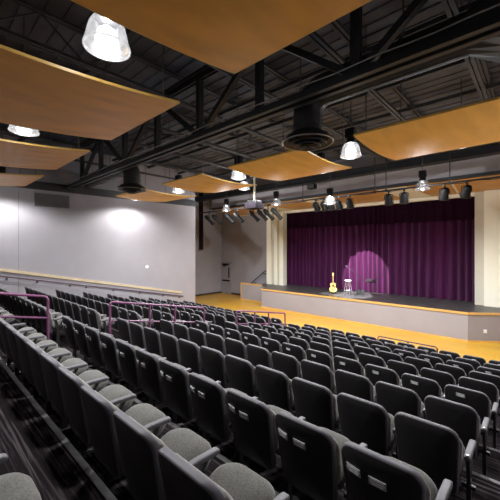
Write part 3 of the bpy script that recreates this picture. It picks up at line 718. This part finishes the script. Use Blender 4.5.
SPOTS = [(-15.6, 'long'), (-14.9, 'long'), (-13.75, 'long'), (-12.95, 'long'), (-11.75, 'long'), (-11.15, 'long'), (-10.7, 'long'), (-10.15, 'long'),
         (-7.75, 'par'), (-7.35, 'par'), (-7.0, 'par'), (-6.62, 'par'), (-6.1, 'par'), (-4.45, 'par'), (-3.87, 'par'), (-2.52, 'par'), (-1.86, 'par')]
for i, (x, k) in enumerate(SPOTS):
    tgt = (x + 3.6, 15.0, 1.2) if k == 'long' else (x * 0.6 - 2.6, 16.6, 1.2)
    spot(x, k, tgt, '%s black spotlight from the left on the lighting pipe' % ORD[i + 1] if i < 16 else 'rightmost black spotlight on the lighting pipe')
XPj, YPj = -7.1, 7.9
t = thing('projector', 'dark ceiling projector hanging on a pale pole between two wood panels', 'projector', (XPj, YPj, 5.02))
bm = new(); tube(bm, [(0, 0, 0.15), (0, 0, 1.0)], 0.032, 10); tube(bm, [(0, 0, 0.985), (-0.16, 0, 1.0)], 0.025, 8); obj('pole', bm, M['pole'], t)
bm = new(); tube(bm, [(-0.15, 0, 0.99), (-0.15, 0, 2.9)], 0.012, 8); obj('hanger_rod', bm, M['rod'], t)
bm = new(); box(bm, -0.25, 0.25, -0.22, 0.24, -0.13, 0.06, 0.02); bd = obj('body', bm, M['drape'], t)
bm = new(); lathe(bm, [(0.0, 0.09), (0.06, 0.09), (0.075, 0.0)], seg=14); bm.transform(Matrix.Translation((0.1, 0.24, -0.04)) @ Matrix.Rotation(-PI / 2, 4, 'X')); obj('lens', bm, M['fixture_grey'], bd)
bm = new(); box(bm, -0.2, 0.2, -0.15, 0.15, 0.06, 0.15, 0.01); obj('mount_bracket', bm, M['fixture_grey'], t)
# small speaker on the beam
t = thing('ceiling_speaker', 'small black speaker under the dark beam above the lighting pipe', 'speaker', (-8.6, 14.0, 6.72))
bm = new(); box(bm, -0.22, 0.22, -0.14, 0.14, -0.12, 0.12, 0.02); b_ = obj('cabinet', bm, M['fixture'], t)
bm = new(); box(bm, -0.19, 0.19, -0.152, -0.14, -0.09, 0.09); obj('grille', bm, M['steel_grey'], b_, smooth=False)
bm = new(); tube(bm, [(0, 0.1, 0.1), (0, 0.1, 0.24)], 0.02, 6); obj('bracket', bm, M['fixture'], t)

# ------------------------------------------------------------------ things on the stage
def guitar(loc, rz):
    t = thing('acoustic_guitar', 'pale wood acoustic guitar upright on a stand on the stage', 'guitar', loc, rz)
    # body outline in x-z, centred; front faces -Y
    half = [(0.0, 0.0), (0.10, 0.004), (0.165, 0.05), (0.195, 0.12), (0.185, 0.19), (0.145, 0.25), (0.122, 0.29), (0.130, 0.34), (0.145, 0.39), (0.135, 0.44), (0.09, 0.478), (0.035, 0.485)]
    out = half + [(-x, z) for x, z in half[::-1] if x > 0.001]
    lean = 0.12
    f = lambda u, v, d: (u, d + v * lean, v + 0.10)
    bm = new(); slab(bm, out, [(0.004, -0.05), (0.0, -0.045), (0.0, 0.045), (0.004, 0.05)], f, mis=[0, 0, 0, 1, 1, 1, 1]); bd = obj('body', bm, [M['spruce'], M['mahog']], t, angle=35)
    bm = new(); slab(bm, [(0.052 * math.cos(a * PI / 10), 0.33 + 0.052 * math.sin(a * PI / 10)) for a in range(20)], [(0.0, -0.054), (0.0, -0.049)], f); obj('sound_hole', bm, M['fixture'], bd)
    bm = new(); slab(bm, [(0.03, 0.215), (0.09, 0.225), (0.105, 0.30), (0.06, 0.35), (0.055, 0.30)], [(0.0, -0.0535), (0.0, -0.049)], f); obj('pickguard', bm, M['mahog'], bd)
    bm = new(); slab(bm, rrect(-0.08, 0.08, 0.13, 0.155, 0.008, 0.008, 3), [(0.0, -0.06), (0.0, -0.049)], f); obj('bridge', bm, M['mahog'], bd)
    bm = new(); slab(bm, [(-0.022, 0.40), (0.022, 0.40), (0.027, 0.40), (0.022, 0.86), (-0.022, 0.86), (-0.027, 0.40)], [(0.0, -0.062), (0.0, -0.03)], f); nk = obj('neck', bm, M['guitar_neck'], t, smooth=False)
    bm = new(); slab(bm, [(-0.025, 0.86), (0.025, 0.86), (0.038, 0.90), (0.036, 1.02), (-0.036, 1.02), (-0.038, 0.90)], [(0.0, -0.05), (0.0, -0.03)], f); obj('headstock', bm, M['spruce'], nk, smooth=False)
    bm = new()
    for s in (-1, 1):
        for k in range(3): p_ = f(0.052 * s, 0.91 + 0.04 * k, -0.04); q_ = f(0.03 * s, 0.91 + 0.04 * k, -0.04); tube(bm, [q_, p_], 0.009, 6)
    obj('tuning_peg', bm, M['chrome'], nk)
    s = thing('guitar_stand', 'black floor stand holding the acoustic guitar', 'guitar stand', loc, rz)
    bm = new(); tube(bm, [(0, 0.10, 0.02), (0, 0.13, 0.62)], 0.014, 8); obj('pole', bm, M['fixture'], s)
    for p_ in ((-0.24, -0.06, 0.012), (0.24, -0.06, 0.012), (0, 0.36, 0.012)):
        bm = new(); tube(bm, [(0, 0.105, 0.20), p_], 0.011, 6); obj('leg', bm, M['fixture'], s)
    bm = new(); tube(bm, [(-0.12, -0.10, 0.13), (-0.12, -0.08, 0.085), (-0.10, 0.09, 0.085), (0.10, 0.09, 0.085), (0.12, -0.08, 0.085), (0.12, -0.10, 0.13)], 0.011, 6); obj('cradle', bm, M['fixture'], s)
guitar((-8.13, 15.35, SZ), 0.49)
# tall stool
t = thing('bar_stool', 'tall chrome bar stool standing right of the guitar on the stage', 'stool', (-7.33, 15.45, SZ))
bm = new(); lathe(bm, [(0.0, 0.80), (0.15, 0.79), (0.17, 0.76), (0.16, 0.73), (0.0, 0.73)], seg=20); obj('seat', bm, M['white'], t)
for k in range(4):
    a = PI / 4 + k * PI / 2; bm = new(); tube(bm, [(0.11 * math.cos(a), 0.11 * math.sin(a), 0.74), (0.23 * math.cos(a), 0.23 * math.sin(a), 0.0)], 0.016, 8); obj('leg', bm, M['chrome'], t)
bm = new(); R_ = 0.195; tube(bm, [(R_ * math.cos(k * PI / 8), R_ * math.sin(k * PI / 8), 0.26) for k in range(17)], 0.011, 6); obj('foot_ring', bm, M['chrome'], t)
# microphone on boom stand
t = thing('microphone_stand', 'slim black boom microphone stand in the lit circle beside the stool', 'microphone stand', (-6.85, 15.5, SZ))
for k in range(3):
    a = 0.5 + k * 2 * PI / 3; bm = new(); tube(bm, [(0, 0, 0.16), (0.30 * math.cos(a), 0.30 * math.sin(a), 0.012)], 0.011, 6); obj('leg', bm, M['fixture'], t)
bm = new(); tube(bm, [(0, 0, 0.05), (0, 0, 1.10)], 0.013, 8); obj('pole', bm, M['fixture'], t)
bm = new(); tube(bm, [(0.25, 0.1, 0.92), (0, 0, 1.10), (-0.42, -0.15, 1.45)], 0.010, 8); bo = obj('boom', bm, M['fixture'], t)
bm = new(); tube(bm, [(-0.42, -0.15, 1.45), (-0.50, -0.18, 1.50), (-0.58, -0.21, 1.54)], [0.014, 0.02, 0.028], 10); obj('microphone', bm, M['fixture_grey'], bo)
# music stand
t = thing('music_stand', 'black music stand with tilted desk in the pink lit circle', 'music stand', (-6.42, 16.15, SZ))
bm = new(); box(bm, -0.27, 0.27, -0.005, 0.005, -0.10, 0.10); box(bm, -0.27, 0.27, -0.06, 0.005, -0.11, -0.10)
bm.transform(Matrix.Translation((0, 0, 0.76)) @ Matrix.Rotation(-0.5, 4, 'X')); obj('desk', bm, M['drape'], t, smooth=False)
bm = new(); tube(bm, [(0, 0, 0.05), (0, 0, 0.74)], 0.013, 8); obj('pole', bm, M['fixture'], t)
for k in range(3):
    a = 1.0 + k * 2 * PI / 3; bm = new(); tube(bm, [(0, 0, 0.15), (0.26 * math.cos(a), 0.26 * math.sin(a), 0.012)], 0.011, 6); obj('leg', bm, M['fixture'], t)
# floor wedge
t = thing('stage_monitor', 'small black wedge speaker on the stage floor behind the stool', 'speaker', (-6.95, 16.1, SZ), 0.4)
bm = new()
V = [bm.verts.new(p) for p in ((-0.2, -0.14, 0), (0.2, -0.14, 0), (0.2, 0.16, 0), (-0.2, 0.16, 0), (-0.2, -0.06, 0.26), (0.2, -0.06, 0.26), (0.2, 0.16, 0.10), (-0.2, 0.16, 0.10))]
for f_ in ((0, 3, 2, 1), (4, 5, 6, 7), (0, 1, 5, 4), (1, 2, 6, 5), (2, 3, 7, 6), (3, 0, 4, 7)): bm.faces.new([V[i] for i in f_])
bmesh.ops.bevel(bm, geom=bm.edges[:], offset=0.012, segments=2, affect='EDGES'); b_ = obj('cabinet', bm, M['fixture'], t)
bm = new(); V = [bm.verts.new(p) for p in ((-0.17, -0.03, 0.252), (0.17, -0.03, 0.252), (0.17, 0.13, 0.13), (-0.17, 0.13, 0.13))]; bm.faces.new(V); obj('grille', bm, M['steel_grey'], b_, smooth=False)

# ------------------------------------------------------------------ stage lights that are really on
def spotlight(loc, tgt, size, blend, energy, color, rad=0.03):
    L = bpy.data.lights.new('spot_beam', 'SPOT'); L.energy = energy; L.spot_size = size; L.spot_blend = blend; L.color = color; L.shadow_soft_size = rad
    o = bpy.data.objects.new('spot_beam', L); COL.objects.link(o); o.location = loc
    o.rotation_euler = (Vector(tgt) - Vector(loc)).to_track_quat('-Z', 'Y').to_euler()
spotlight((-7.0, 13.25, 5.3), (-7.15, 17.2, 2.05), 0.50, 0.06, 5200, (1.0, 0.92, 0.95))
spotlight((-10.0, 13.3, 5.3), (-8.2, 15.4, 1.3), 0.32, 0.5, 3000, (1.0, 0.97, 0.92))
spotlight((-6.62, 13.2, 5.3), (-7.1, 15.5, 1.12), 0.42, 0.3, 6500, (0.95, 0.97, 1.0))

# ------------------------------------------------------------------ camera and world
cam = bpy.data.cameras.new('camera'); co = bpy.data.objects.new('camera', cam); COL.objects.link(co)
co.location = (0, 0, 3.571); co.rotation_euler = (PI / 2, 0, math.radians(42.724))
cam.sensor_width = 36; cam.lens = 314.0 / 500 * 36; cam.shift_y = -2 / 500; cam.clip_start = 0.02
S.camera = co
w = bpy.data.worlds.new('world'); S.world = w; w.use_nodes = True
w.node_tree.nodes['Background'].inputs[0].default_value = (0.6, 0.6, 0.65, 1); w.node_tree.nodes['Background'].inputs[1].default_value = 0.1
S.view_settings.view_transform = 'Standard'; S.view_settings.look = 'None'; S.view_settings.exposure = 0.0
